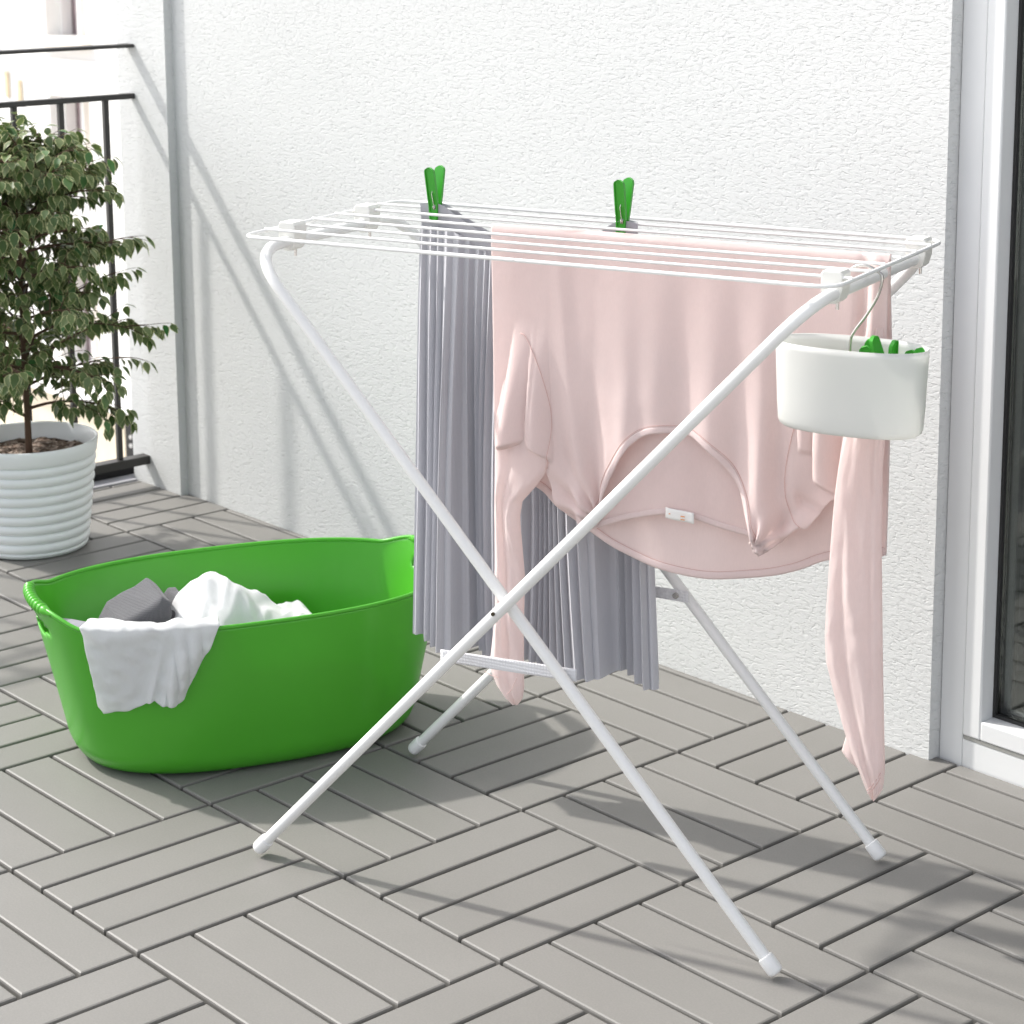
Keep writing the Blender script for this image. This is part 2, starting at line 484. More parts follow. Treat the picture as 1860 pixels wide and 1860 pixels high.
def soilp(i, j):
    a = 2 * PI * i / 72; r = 0.1195 * j / 24
    x, y = r * math.cos(a), r * math.sin(a)
    h = noise.noise(Vector((x*38, y*38, 1.3))) * 0.010 + noise.noise(Vector((x*120, y*120, 5))) * 0.004
    return (x, y, 0.181 + h * (1 if j < 24 else 0.3))
m_.grid(soilp, 72, 24, closed_u=True); m_.build('soil', M_soil, pot, smooth=True, angle=30)

# ------------------------------------------------------------------ ficus
ficus = empty('weeping_fig', (PX, PY, 0.175))
tag(ficus, 'small weeping fig tree with variegated drooping leaves growing in the white pot', 'potted tree')
rnd = random.Random(21)
trunk = MB(); crown = MB()
tp = [(0.0, 0.0, -0.02), (0.001, 0.0, 0.04), (-0.003, 0.002, 0.12), (0.002, -0.002, 0.22), (-0.004, 0.003, 0.32), (0.003, 0.0, 0.42), (-0.004, 0.0, 0.50), (0.0, 0.0, 0.56)]
tsp = spline(tp, 6)
trunk.tube(tsp, 0.006, 10, rfun=lambda i: 0.0072 * (1 - 0.78 * i / len(tsp)))
def leaf(base, direction, size, roll):
    d = direction.normalized()
    side = d.cross(Vector((0, 0, 1)))
    if side.length < 1e-3: side = Vector((1, 0, 0))
    side.normalize()
    side = (Matrix.Rotation(roll, 3, d) @ side).normalized()
    up = side.cross(d).normalized()
    prof_ = [(0.0, 0.0), (0.13, 0.20), (0.34, 0.31), (0.58, 0.26), (0.80, 0.12), (1.0, 0.0)]
    vs = []; uvs = []
    bend = rnd.uniform(0.15, 0.75)
    cup = rnd.uniform(0.10, 0.34)
    for t, w in prof_:
        ce = base + d * (t * size) - up * (bend * t * t * size * 0.5)
        for s in (-1, -0.5, 0, 0.5, 1):
            vs.append(ce + side * (s * w * size) + up * (cup * abs(s) * w * size))
            uvs.append((abs(s) if 0.1 < t < 0.95 else 1.0, t))
    fs = []
    for r in range(5):
        for c in range(4):
            a = r * 5 + c
            fs.append((a, a + 1, a + 6, a + 5))
    crown.add(vs, fs, 0, uvs)
def twig(p, d, ln, r0, depth):
    """a drooping shoot carrying alternate leaves"""
    pts = [p]; cur = p.copy(); dd = d.normalized()
    n = max(4, int(ln / 0.011))
    for i in range(n):
        dd = (dd + Vector((rnd.gauss(0, .09), rnd.gauss(0, .09), -0.055 + rnd.gauss(0, .05)))).normalized()
        cur = cur + dd * (ln / n); pts.append(cur.copy())
    trunk.tube(pts, r0, 5, rfun=lambda i: r0 * (1 - 0.7 * i / len(pts)), caps=False)
    sgn = 1
    for i in range(1, len(pts)):
        if i < n * 0.18: continue
        t = (pts[i] - pts[i-1]).normalized()
        lat = t.cross(Vector((0, 0, 1)))
        if lat.length < 1e-3: lat = Vector((1, 0, 0))
        lat.normalize()
        sgn = -sgn
        out = (t * 0.55 + lat * sgn * rnd.uniform(0.35, 0.8) + Vector((0, 0, -rnd.uniform(0.5, 1.6)))).normalized()
        if rnd.random() < 0.93:
            leaf(pts[i] + out * 0.004, out, rnd.uniform(0.021, 0.034), rnd.uniform(-0.6, 0.6))
    out = (dd + Vector((0, 0, -0.5))).normalized()
    leaf(pts[-1], out, 0.026, 0)
    return pts
def crown_r(z):   # crown radius against height above the soil
    return interp(z, [(0.05, 0.15), (0.13, 0.215), (0.20, 0.24), (0.30, 0.225), (0.42, 0.205), (0.50, 0.18), (0.56, 0.14), (0.62, 0.06)])
heights = [0.10, 0.125, 0.16, 0.18, 0.20, 0.23, 0.25, 0.28, 0.30, 0.33, 0.36, 0.38, 0.41, 0.43, 0.46, 0.475, 0.49, 0.505, 0.52, 0.53, 0.54]
ang = 0.4
for hz in heights:
    for rep in range(3 if hz > 0.15 else 2):
        ang += 2.399 + rnd.uniform(-.3, .3)
        idx = min(len(tsp) - 1, max(0, int((hz + 0.02 + rep*0.008) / 0.58 * (len(tsp) - 1))))
        p = tsp[idx].copy()
        rise = rnd.uniform(0.25, 0.9) if hz < 0.45 else rnd.uniform(0.4, 1.2)
        d = Vector((math.cos(ang), math.sin(ang), rise)).normalized()
        ztip = min(0.60, hz + 0.10 * rise)
        ln = crown_r(ztip) * rnd.uniform(0.80, 1.12) / max(0.55, math.hypot(d.x, d.y)) * 0.70
        pts = [p]; cur = p.copy(); dd = d
        n = 9
        for i in range(n):
            dd = (dd + Vector((rnd.gauss(0, .07), rnd.gauss(0, .07), -0.05 + rnd.gauss(0, .05)))).normalized()
            cur = cur + dd * ln / n; pts.append(cur.copy())
        trunk.tube(pts, 0.003, 6, rfun=lambda i: 0.0034 * (1 - 0.75 * i / n), caps=False)
        for k in range(2, n + 1):
            for _q in range(2 if rnd.random() < .6 else 1):
                a2 = rnd.uniform(0, 2 * PI)
                o = Vector((math.cos(a2), math.sin(a2), rnd.uniform(-.2, .7)))
                dirn = ((pts[k] - pts[k-1]).normalized() * 0.8 + o * 0.9).normalized()
                twig(pts[k], dirn, rnd.uniform(0.035, 0.085), 0.0011, 1)
        twig(pts[-1], dd, rnd.uniform(0.03, 0.06), 0.001, 1)
trunk.build('trunk', M_bark, ficus, smooth=True, angle=60)
crown.build('crown', M_leaf, ficus, smooth=True, angle=180)

# ------------------------------------------------------------------ laundry basket
BC = Vector((-0.492, 0.1887, 0)); BA = R(70.66)
basket = empty('laundry_basket', BC, BA)     # local x: long axis, local -y: towards the viewer's right
tag(basket, 'large green plastic laundry basket with ribbed grip standing on the deck', 'basket')
def rimz(th): return 0.225 + 0.019 * sm((abs(math.cos(th)) - 0.80) / 0.2)
def bsec(th, t):
    """t 0 bottom .. 1 rim ; returns local x,y,z"""
    f = t ** 1.08
    sa = lerp(0.248, 0.301, f); sb = lerp(0.163, 0.185, f); e = 2.46
    # round the foot
    if t < 0.14:
        k = 1 - t / 0.14; ins = 0.024 * (1 - math.sqrt(max(0, 1 - k * k)))
        sa -= ins; sb -= ins
    c, s = math.cos(th), math.sin(th)
    x = math.copysign(abs(c) ** (2 / e), c) * sa; y = math.copysign(abs(s) ** (2 / e), s) * sb
    return Vector((x, y, 0.002 + t * (rimz(th) - 0.002)))
NU, NV = 192, 40
mb = MB(); vs = []; fs = []
def thm(i):   # even spacing round the outline
    return 2 * PI * i / NU
for j in range(NV + 1):
    for i in range(NU): vs.append(bsec(thm(i), j / NV))
for j in range(NV):
    for i in range(NU):
        a = j*NU+i; b = j*NU+(i+1) % NU
        c_ = (vs[a] + vs[b + NU]) / 2
        if abs(c_.x) > 0.25 and ((c_.y / 0.058) ** 2 + ((c_.z - 0.208) / 0.0115) ** 2) < 1: continue
        fs.append((a, b, b+NU, a+NU))
n0 = len(vs)
vs.append(Vector((0, 0, 0.002)))
for i in range(NU): fs.append((i, n0, (i+1) % NU))
mb.add(vs, fs)
body = mb.build('body', M_green, basket, smooth=True, angle=180, solid=0.0035)
mb = MB()
pts = [bsec(2*PI*i/NU, 1.0) + Vector((0, 0, 0.0005)) for i in range(NU + 1)]
mb.tube(pts, 0.0032, 8, caps=False); mb.build('rim', M_green, basket, smooth=True, angle=180)
for s in (1, -1):
    mb = MB()
    pp = []
    for k in range(0, 121):
        y_ = lerp(-0.075, 0.075, k / 120)
        th = math.asin(max(-1, min(1, math.copysign(abs(y_ / 0.185) ** (2.46 / 2), y_))))
        if s < 0: th = PI - th
        p = bsec(th, 1.0); pp.append(p + Vector((0, 0, -0.002)))
    def rf(k):
        t = k / 120; e_ = min(1, min(t, 1 - t) / 0.12)
        rib = 0.0014 * math.cos(2 * PI * t * 13) if 0.12 < t < 0.88 else 0
        return 0.0032 + 0.0042 * sm(e_) + rib
    mb.tube(pp, 0.006, 12, rfun=rf); mb.build('grip', M_green, basket, smooth=True, angle=180)

# ---- washing in the basket
def bw(p): return Matrix.Rotation(BA, 3, 'Z') @ Vector(p) + BC
def wallout(x, z, off):
    """point just outside the near long wall (local -y side) at height z"""
    t = max(0.0, min(1.0, z / 0.226)); f = t ** 1.08
    sa = lerp(0.248, 0.301, f); sb = lerp(0.163, 0.185, f); e = 2.46
    xx = min(abs(x), sa * 0.985) / sa
    yy = sb * (1 - xx ** e) ** (1 / e)
    nx = xx ** (e - 1) / sa; ny = (yy / sb) ** (e - 1) / sb; nl = math.hypot(nx, ny)
    return Vector((math.copysign(xx * sa + off * nx / nl, x), -(yy + off * ny / nl), z))
def clothobj(name, m, fn, nu, nv, mat_, lab, cat, group=None, solid=0.0012):
    pts = [[fn(i / nu, j / nv) for j in range(nv + 1)] for i in range(nu + 1)]
    c = Vector(bw(pts[nu//2][nv//2])); c.z = 0.02
    m.grid(lambda i, j: Vector(bw(pts[i][j])) - c, nu, nv)
    o = m.build(name, mat_, None, smooth=True, angle=180, solid=solid)
    o.location = c
    tag(o, lab, cat, group); return o, c
def fb(x, y, z, s, seed=0.0): return noise.noise(Vector((x * s + seed, y * s + seed * 1.7, z * s)))
# white garment: mound inside, then over the near rim and down outside
def mound(u, v):
    x = lerp(-0.200, 0.225, u)
    y = lerp(0.12, -0.168, v)
    h = 0.140
    h += 0.098 * math.exp(-(abs((x + 0.056) / 0.064)) ** 2.4 - (abs((y + 0.04) / 0.085)) ** 2.2)
    h += 0.048 * math.exp(-((x - 0.060) / 0.075) ** 2 - ((y + 0.085) / 0.070) ** 2)
    h += 0.016 * math.exp(-((x - 0.01) / 0.03) ** 2 - ((y + 0.06) / 0.05) ** 2)
    r1 = 1 - abs(fb(x * 1.0 + y * 0.8, y * 0.35, 0, 13, 3.1)) * 2
    h += (0.014 * r1 + 0.010 * fb(x, y, 0, 22, 7)) * (1 - 0.8 * sm((x - 0.02) / 0.06))
    h += 0.006 * (1 - 2 * abs(fb(x * 1.6 - y * 0.6, y * 0.5, 0, 26, 9))) - 0.075 * sm((x - 0.115) / 0.06)
    if x < -0.125: h -= 0.10 * sm((-0.125 - x) / 0.06)
    tt = max(0.0, min(1.0, h / 0.226)) ** 0.85
    sa = lerp(0.248, 0.305, tt) * 0.955; sb = lerp(0.163, 0.185, tt) * 0.95
    q = (abs(x / sa) ** 2.46 + abs(y / sb) ** 2.46) ** (1 / 2.46)
    if q > 1: x /= q; y /= q
    return Vector((x, y, max(0.06, h)))
m_ = MB()
wc = None
o_, c_ = clothobj('white_shirt', m_, mound, 120, 90, M_white, 'white cotton garment heaped in the green basket with one part hanging over its rim', 'garment')
def drape(u, v):
    # u along the rim, v from inside up over the rim and down the outside
    x0 = lerp(-0.252, -0.079, u)
    zb = interp(u, [(0, 0.118), (0.05, 0.106), (0.3, 0.112), (0.6, 0.130), (0.68, 0.124), (0.85, 0.122), (0.95, 0.130), (1, 0.145)])
    xb = lerp(-0.228, -0.120, u) if u < .62 else lerp(-0.161, -0.122, (u - .62) / .38)
    top = 0.236
    roll = 0.010 * math.exp(-((u - 0.80) / 0.13) ** 2)
    if v < 0.2:
        t = v / 0.2
        p = wallout(x0, 0.224, 0); 
        pin = Vector((x0 * 0.80, p.y + 0.06, 0.200)); ptop = Vector((p.x, p.y + 0.001, top))
        q = pin.lerp(ptop, t); q.z += 0.01 * math.sin(PI * t) + 0.006 * fb(x0, t * .1, 0, 40, 2)
        return q
    t = (v - 0.2) / 0.8
    z = lerp(top - 0.002, zb, t)
    x = lerp(x0, xb, t)
    fold = 0.0045 * math.sin(u * 9 + t * 2) * t + 0.007 * math.exp(-((u - 0.60 + 0.05 * t) / 0.035) ** 2) * t
    fold += 0.006 * abs(math.sin(u * 26 - t * 7)) * (1 if u > 0.66 else 0) * sm(t * 3) * sm((u - .66) / .06)
    p = wallout(x, z, 0.010 + roll * sm(t * 2) + fold + 0.003 * fb(x, z, 0, 60, 9))
    p.z -= 0.004 * abs(fb(x, 0, z, 50, 4))
    return p
m2 = MB()
ptsd = [[Vector(bw(drape(i / 100, j / 60))) - c_ for j in range(61)] for i in range(101)]
m2.grid(lambda i, j: ptsd[i][j], 100, 60)
m2.build('hanging_part', M_white, o_, smooth=True, angle=180, solid=0.0012)

def lump(x0, y0, z0, sx, sy, sz, rot, seed):
    def fn(u, v):
        a = u * 2 * PI; b = (v - 0.5) * PI
        d = Vector((math.cos(b) * math.cos(a), math.cos(b) * math.sin(a), math.sin(b)))
        d = Vector((math.copysign(abs(d.x) ** .6, d.x), math.copysign(abs(d.y) ** .6, d.y), math.copysign(abs(d.z) ** .8, d.z)))
        k = 1 + 0.16 * noise.noise(d * 1.6 + Vector((seed, 0, 0))) - 0.10 * abs(noise.noise(d * 3.1 + Vector((0, seed, 0))))
        p = Vector((d.x * sx * k, d.y * sy * k, d.z * sz * k))
        p = Matrix.Rotation(rot[1], 3, 'Y') @ (Matrix.Rotation(rot[0], 3, 'X') @ p)
        p = Matrix.Rotation(rot[2], 3, 'Z') @ p
        return p + Vector((x0, y0, z0))
    return fn
def folded(outline, y0, y1, seed, skew=0.25):
    ring = densify([(a, b, 0) for a, b in outline] + [(outline[0][0], outline[0][1], 0)], 0.004)[:-1]
    cx_ = sum(p.x for p in ring) / len(ring); cz_ = sum(p.y for p in ring) / len(ring)
    nR = len(ring)
    def fn(u, v):
        k = (u * nR) % nR; a = ring[int(k) % nR]; b = ring[(int(k) + 1) % nR]; p = a.lerp(b, k - int(k))
        e = min(v, 1 - v) / 0.13
        sc = math.sqrt(max(0.0, 1 - (1 - min(1, e)) ** 2)) * 0.999 + 0.001
        sc = 0.55 * sc + 0.45 * min(1, sc * 3) if 0.001 < v < .999 else 0.001
        y = lerp(y0, y1, v)
        x = cx_ + (p.x - cx_) * sc + skew * (v - .5) * 0.03; z = cz_ + (p.y - cz_) * sc - 0.012 * v
        n_ = noise.noise(Vector((x * 24 + seed, y * 10, z * 24))) * 0.0035 - abs(noise.noise(Vector((x * 18, y * 18 + seed, z * 40)))) * 0.004
        return Vector((x + n_ * .4, y, z + n_))
    return fn
clothobj('folded_jumper', MB(), folded([(-0.207, 0.160), (-0.203, 0.196), (-0.189, 0.221), (-0.150, 0.236), (-0.131, 0.248), (-0.119, 0.239), (-0.118, 0.220), (-0.138, 0.190), (-0.155, 0.160)], 0.025, -0.065, 3.0), 90, 40, M_grey,
         'dark grey knitted garment standing up left of the white heap in the basket', 'garment')
clothobj('folded_jumper', MB(), folded([(-0.145, 0.160), (-0.124, 0.195), (-0.110, 0.218), (-0.099, 0.232), (-0.090, 0.230), (-0.088, 0.212), (-0.105, 0.180), (-0.120, 0.160)], 0.020, -0.050, 8.0), 90, 40, M_grey,
         'small darker grey fold of cloth tucked between the grey jumper and the white cloth', 'garment')
def flat(u, v):
    x = lerp(-0.270, -0.13, u); y = lerp(-0.155, 0.06, v)
    lim = 0.170 * (1 - (min(abs(x), 0.275) / 0.280) ** 2.46) ** (1 / 2.46)
    y = max(-lim, min(lim, y))
    return Vector((x, y, 0.194 + 0.014 * sm((-0.20 - x) / .06) + 0.010 * fb(x, y, 0, 16, 5) - 0.02 * v))
clothobj('pale_cloth', MB(), flat, 40, 40, M_lilac, 'pale grey cloth lying flat at the left end of the green basket', 'garment')

# ------------------------------------------------------------------ drying rack (local frame: x length, y depth)
RC = Vector((0.151, 0.250, 0)); RA = R(19.116)
rack = empty('drying_rack', RC, RA)
tag(rack, 'white folding metal drying rack with crossed legs standing on the deck', 'drying rack')
TR = 0.0073
def leg_frame(name, xf, xt, yh, zt=0.785):
    P = [(xf, -yh, 0.012), (xt, -yh, zt), (xt, yh, zt), (xf, yh, 0.012)]
    # soft bend near the top
    pts = rounded(P, [0.062, 0.062], 14)
    m_ = MB(); m_.tube(densify(pts, 0.03), TR, 16); return m_.build(name, M_rackwhite, rack, smooth=True, angle=60)
f1 = leg_frame('outer_leg_frame', -0.352, 0.388, 0.186)
f2 = leg_frame('inner_leg_frame', 0.352, -0.350, 0.171)
def capm(xf, yf, xt):
    base = Vector((xf, yf, 0.012)); top = Vector((xt, yf, 0.785)); d = (top - base).normalized()
    m_ = MB(); b0 = base - d * 0.006
    prof_ = [(0.0, 0.006), (0.001, 0.0084), (0.004, 0.0096), (0.018, 0.0096), (0.022, 0.0092), (0.023, 0.0076)]
    m_.tube([b0 + d * a for a, r in prof_], 0.01, 18, rfun=lambda i: prof_[i][1]); return m_
for (xf, yf, xt, f) in ((-0.352, -0.186, 0.383, f1), (-0.352, 0.186, 0.383, f1), (0.352, -0.171, -0.350, f2), (0.352, 0.171, -0.350, f2)):
    capm(xf, yf, xt).build('foot_cap', M_cap, rack, smooth=True, angle=50)
# wires
WX0, WX1, WZ = -0.366, 0.408, 0.801
WY = [-0.172 + 0.0515 * k for k in range(8)]
loop = rounded([((WX0+WX1)/2, WY[0], WZ), (WX1, WY[0], WZ), (WX1, WY[7], WZ), (WX0, WY[7], WZ), (WX0, WY[0], WZ), ((WX0+WX1)/2 - 0.001, WY[0], WZ)], 0.030, 8)
m_ = MB(); m_.tube(loop, 0.0024, 10); m_.build('border_wire', M_wire, rack, smooth=True, angle=60)
for k in range(1, 7):
    m_ = MB(); m_.tube([(lerp(WX0, WX1, t / 10), WY[k], WZ + 0.0022 - 0.0012 * math.sin(PI * t / 10)) for t in range(11)], 0.00185, 8)
    m_.build('drying_line', M_wire, rack, smooth=True, angle=60)
# end bars under the lines are the leg frames; clamps hold the wire grid on them
def clamp(cx, cy, w=0.026):
    m_ = MB()
    n = 20; pts = []
    # hood profile across x-z, extruded along y
    pr = [(-0.0105, -0.0215), (-0.0125, -0.010), (-0.0125, 0.006), (-0.0100, 0.0098), (0.0100, 0.0098), (0.0125, 0.006), (0.0125, -0.010), (0.0090, -0.0225), (0.0045, -0.0265), (-0.0050, -0.0265)]
    k = len(pr); y0, y1 = cy - w/2, cy + w/2
    vs = [(cx + a, y0, 0.800 + b) for a, b in pr] + [(cx + a, y1, 0.800 + b) for a, b in pr]
    fs = [(i, (i+1) % k, (i+1) % k + k, i + k) for i in range(k)] + [tuple(reversed(range(k))), tuple(range(k, 2*k))]
    m_.add(vs, fs)
    o = m_.build('clamp', M_clamp, rack, smooth=False, bevel=0.0014)
    s_ = MB(); s_.tube([(cx + 0.001, cy + 0.004, 0.775), (cx + 0.001, cy + 0.004, 0.765)], 0.0019, 10); s_.build('screw', M_steel, o, smooth=True)
for cx, cy in ((-0.350, -0.084), (-0.350, 0.086), (0.385, -0.110), (0.389, 0.150)): clamp(cx, cy)
# pivots
for yy, s in ((-0.194, -1), (0.194, 1)):
    m_ = MB(); m_.tube([(0.001, yy - 0.001*s, 0.3830), (0.001, yy + 0.0012*s, 0.3830)], 0.0024, 14); m_.build('pivot_bolt', M_hole, rack, smooth=True, angle=40)
# straps
def strap(y, xa, xb, za, zb):
    m_ = MB()
    def P(i, j):
        t = i / 40; w = (j / 6 - 0.5) * 0.0150
        x = lerp(xa, xb, t); z = lerp(za, zb, t) + w
        return (x, y + 0.0, z)
    m_.grid(P, 40, 6); return m_.build('strap', M_strap, rack, smooth=True, angle=180, solid=0.0014)
strap(-0.1610, -0.092, 0.094, 0.306, 0.313); st2 = strap(0.1600, -0.080, 0.088, 0.314, 0.314)
for y_, x_ in ((-0.1975, 10), (0.1850, 0.071)):
    if x_ < 5:
        m_ = MB(); m_.tube([(x_, y_ - 0.0255, 0.314), (x_, y_ - 0.0285, 0.314)], 0.0042, 14); m_.build('rivet', M_steel, rack, smooth=True, angle=40)

# ------------------------------------------------------------------ pink long-sleeved shirt
shirt = empty('pink_shirt', RC, RA)
tag(shirt, 'pale pink long sleeved shirt hanging upside down over the drying lines', 'shirt')
def g(x, c, w): return math.exp(-((x - c) / w) ** 2)
def ridge(x, z, xlt, xlb, xrt, xrb, zt, zb, h, slope=0.0):
    """a hanging fold: crisp left edge, soft fall to the right, cut off below"""
    zb = zb + (x - (xlb + xrb) / 2) * slope
    if z > zt or z < zb - 0.009: return 0.0
    v = min(1.0, (zt - z) / (zt - zb)); xl = lerp(xlt, xlb, v); xr = lerp(xrt, xrb, v)
    s_ = (x - xl) / (xr - xl)
    if s_ < -0.25 or s_ > 1.05: return 0.0
    q_ = (s_ + 0.25) / 1.30
    p = math.sin(PI * q_ ** 0.62) ** 0.85
    k = 1.0 if z >= zb else 1 - sm((zb - z) / 0.009)
    return h * 0.85 * sm(v * 1.15) ** 0.8 * p * k
def dispF(x, z):
    a = dispF0(x, z) * (1 + 0.9 * sm((0.66 - z) / 0.16) * (1 if z > .40 else 1))
    zb = 0.531 - (x + 0.100) * 0.10
    a -= ridge(x, z, -0.084, -0.1045, -0.061, -0.0665, 0.690, 0.534, 0.020, 0.35)
    a -= ridge(x, z, -0.063, -0.0640, -0.046, -0.0370, 0.682, 0.524, 0.017, -0.50)
    a -= ridge(x, z, 0.318, 0.3170, 0.342, 0.3440, 0.700, 0.527, 0.016, -0.45)
    a -= ridge(x, z, 0.290, 0.2960, 0.312, 0.3130, 0.690, 0.570, 0.007)
    # cloth turned under along the sleeve cap, right
    a += 0.006 * g(z, 0.500 - (x - 0.30) * 0.5, 0.010) * sm((x - 0.285) / 0.01) * (1 if x < 0.345 else 0)
    return a
def dispF0(x, z):
    """folds of the front panel; negative is towards the viewer"""
    d = (0.806 - z) / 0.37
    d = max(0, d)
    a = 0
    a -= 0.0080 * g(x, 0.055 + 0.02 * d, 0.016) * d ** 1.6
    a += 0.0060 * g(x, 0.020, 0.014) * d ** 1.5
    a -= 0.0060 * g(x, 0.105, 0.020) * d ** 1.4
    a += 0.0065 * g(x, 0.140, 0.018) * d ** 1.3
    a -= 0.0060 * g(x, 0.178, 0.018) * d ** 1.2
    a += 0.0075 * g(x, 0.212, 0.016) * d ** 1.4
    a -= 0.0110 * g(x, 0.238 + 0.015 * d, 0.015) * d ** 1.6
    a += 0.0085 * g(x, 0.270 - 0.005 * d, 0.013) * d ** 1.8
    a += 0.0040 * g(x, -0.01, 0.02) * d
    a -= 0.0045 * g(x, -0.035 + 0.04 * d, 0.012) * d
    a += 0.003 * math.sin(x * 21 + z * 3) * d * d
    a += 0.0035 * noise.noise(Vector((x * 11 + 3, z * 3.0, 2)))
    a += 0.0005 * (abs(noise.noise(Vector((x * 26 + z * 9, z * 7.0 - x * 3, 5)))) - 0.2) * (0.35 + d)
    a += 0.0001 * noise.noise(Vector((x * 60 - z * 22, z * 30, 9))) * (0.3 + d)
    # fold line near the right edge
    a -= 0.008 * g(x, 0.380, 0.007) * min(1, d * 3 + .25)
    a += 0.008 * g(x, 0.366, 0.007) * min(1, d * 3 + .25)
    # pinch at the left shoulder where the cloth gathers
    rr = math.hypot(x - 0.024, z - 0.440)
    an = math.atan2(z - 0.440, x - 0.024)
    a += 0.0040 * math.sin(an * 13) * math.exp(-rr / 0.06) * min(1, rr / 0.01)
    rr = math.hypot(x - 0.247, z - 0.445); an = math.atan2(z - 0.445, x - 0.247)
    a += 0.0035 * math.sin(an * 9) * math.exp(-rr / 0.07) * min(1, rr / 0.01)
    return a
def yfront(z): return interp(z, [(0.40, 0.018), (0.60, 0.022), (0.78, 0.029), (0.800, 0.0305), (0.8065, 0.034)])
front_bot = [(-0.118, 0.524), (-0.104, 0.519), (-0.082, 0.508), (-0.062, 0.500), (-0.048, 0.498), (-0.039, 0.476), (-0.032, 0.454), (-0.007, 0.441), (0.019, 0.432), (0.028, 0.456), (0.039, 0.486), (0.054, 0.516), (0.077, 0.55), (0.099, 0.565), (0.125, 0.569), (0.158, 0.567), (0.187, 0.55), (0.209, 0.525), (0.224, 0.5), (0.233, 0.47), (0.239, 0.451), (0.25, 0.438), (0.26, 0.441), (0.281, 0.46), (0.295, 0.472), (0.304, 0.472), (0.326, 0.502), (0.341, 0.515), (0.369, 0.529), (0.397, 0.545)]
sp = [(p.x, p.y) for p in spline([(a, b, 0) for a, b in front_bot], 4)]
NB = 420
bot = resample(sp, NB)
def front(i, j):
    b = bot[i]; u = (b.x + 0.118) / 0.515
    tx = lerp(-0.128, 0.396, u); tz = 0.8065
    v = j / 120
    # side edges bow a little
    v2 = v
    x = lerp(tx, b.x, v2); z = lerp(tz, b.y, v2)
    return (x, yfront(z) + dispF(x, z), z)
m_ = MB(); m_.grid(front, NB, 120); fp = m_.build('front_panel', M_pink, shirt, smooth=True, angle=180, solid=0.001)
# far half of the body that hangs on the other side of the line, longer, with the hem
hem = [(-0.122, 0.500), (-0.09, 0.478), (-0.064, 0.466), (-0.046, 0.449), (-0.033, 0.440), (-0.012, 0.427), (0.007, 0.416), (0.042, 0.400), (0.088, 0.389), (0.133, 0.385), (0.178, 0.386), (0.236, 0.395), (0.279, 0.409), (0.314, 0.427), (0.345, 0.438), (0.375, 0.440), (0.396, 0.449)]
hs = resample([(p.x, p.y) for p in spline([(a, b, 0) for a, b in hem], 6)], 160)
def dispB(x, z): return 0.006 * math.sin(x * 26 + 1) * ((0.806 - z) / 0.4) + 0.003 * noise.noise(Vector((x * 20, z * 5, 8))) 
def far(i, j):
    b = hs[i]; u = (b.x + 0.122) / 0.518; v = j / 90
    x = lerp(lerp(-0.128, 0.396, u), b.x, v); z = lerp(0.8065, b.y, v)
    y = lerp(0.034, 0.050, sm(v * 2.5)) + dispB(x, z)
    return (x, y, z)
m_ = MB(); m_.grid(far, 160, 90); fpan = m_.build('back_panel', M_pink, shirt, smooth=True, angle=180, solid=0.001)
def ribbon(name, poly, w0, w1, yf, off, m, parent, up=1, ridge=0.0):
    """flat band along a polyline in the x-z plane, from w0 to w1 sideways"""
    P = [Vector((a, b)) for a, b in poly]; n = len(P)
    def pt(i, j):
        t = (P[min(i+1, n-1)] - P[max(i-1, 0)]).normalized(); nn = Vector((-t.y, t.x)) * up
        q = P[i] + nn * lerp(w0, w1, j / 4)
        y = yf(q.x, q.y) + off - ridge * math.sin(PI * j / 4)
        return (q.x, y, q.y)
    m_ = MB(); m_.grid(pt, n - 1, 4); return m_.build(name, m, parent, smooth=True, angle=180, solid=0.0008)
yF = lambda x, z: yfront(z) + dispF(x, z)
yB = lambda x, z: lerp(0.034, 0.050, sm(((0.8065 - z) / 0.40) * 2.5)) + dispB(x, z)
ribbon('hem_band', [(p.x, p.y) for p in hs], -0.001, 0.0085, yB, -0.0014, M_pinkband, shirt, 1, 0.0006)
ribbon('hem_stitching', [(p.x, p.y) for p in hs], 0.0085, 0.0091, yB, -0.0016, M_seam, shirt, 1)
# inner back panel with the back neckline
ib = [(0.000, 0.429), (0.015, 0.430), (0.042, 0.441), (0.072, 0.452), (0.117, 0.4645), (0.147, 0.464), (0.184, 0.456), (0.213, 0.452), (0.252, 0.449)]
ibs = resample([(p.x, p.y) for p in spline([(a, b, 0) for a, b in ib], 6)], 80)
yI = lambda x, z: 0.0325 + 0.004 * math.sin(x * 40) * (0.7 - z) / .3 + 0.002 * noise.noise(Vector((x * 30, z * 9, 4)))
m_ = MB(); m_.grid(lambda i, j: (ibs[i].x, yI(ibs[i].x, lerp(0.66, ibs[i].y, j / 40)), lerp(0.66, ibs[i].y, j / 40)), 80, 40)
m_.build('inner_back', M_pink, shirt, smooth=True, angle=180, solid=0.001)
ribbon('back_neckband', [(p.x, p.y) for p in ibs], -0.001, 0.0068, yI, -0.0012, M_pinkband, shirt, 1, 0.0003)
nk = [(0.016, 0.433), (0.0245, 0.447), (0.030, 0.462), (0.039, 0.486), (0.054, 0.516), (0.077, 0.55), (0.099, 0.565), (0.125, 0.569), (0.158, 0.567), (0.187, 0.55), (0.209, 0.525), (0.224, 0.5), (0.233, 0.47), (0.240, 0.452)]
nks = resample([(p.x, p.y) for p in spline([(a, b, 0) for a, b in nk], 8)], 140)
ribbon('neckband', [(p.x, p.y) for p in nks], -0.0008, 0.0072, yF, -0.0010, M_pinkband, shirt, 1, 0.0004)
ribbon('neck_stitching', [(p.x, p.y) for p in nks], 0.0086, 0.0092, yF, -0.0013, M_seam, shirt, 1)
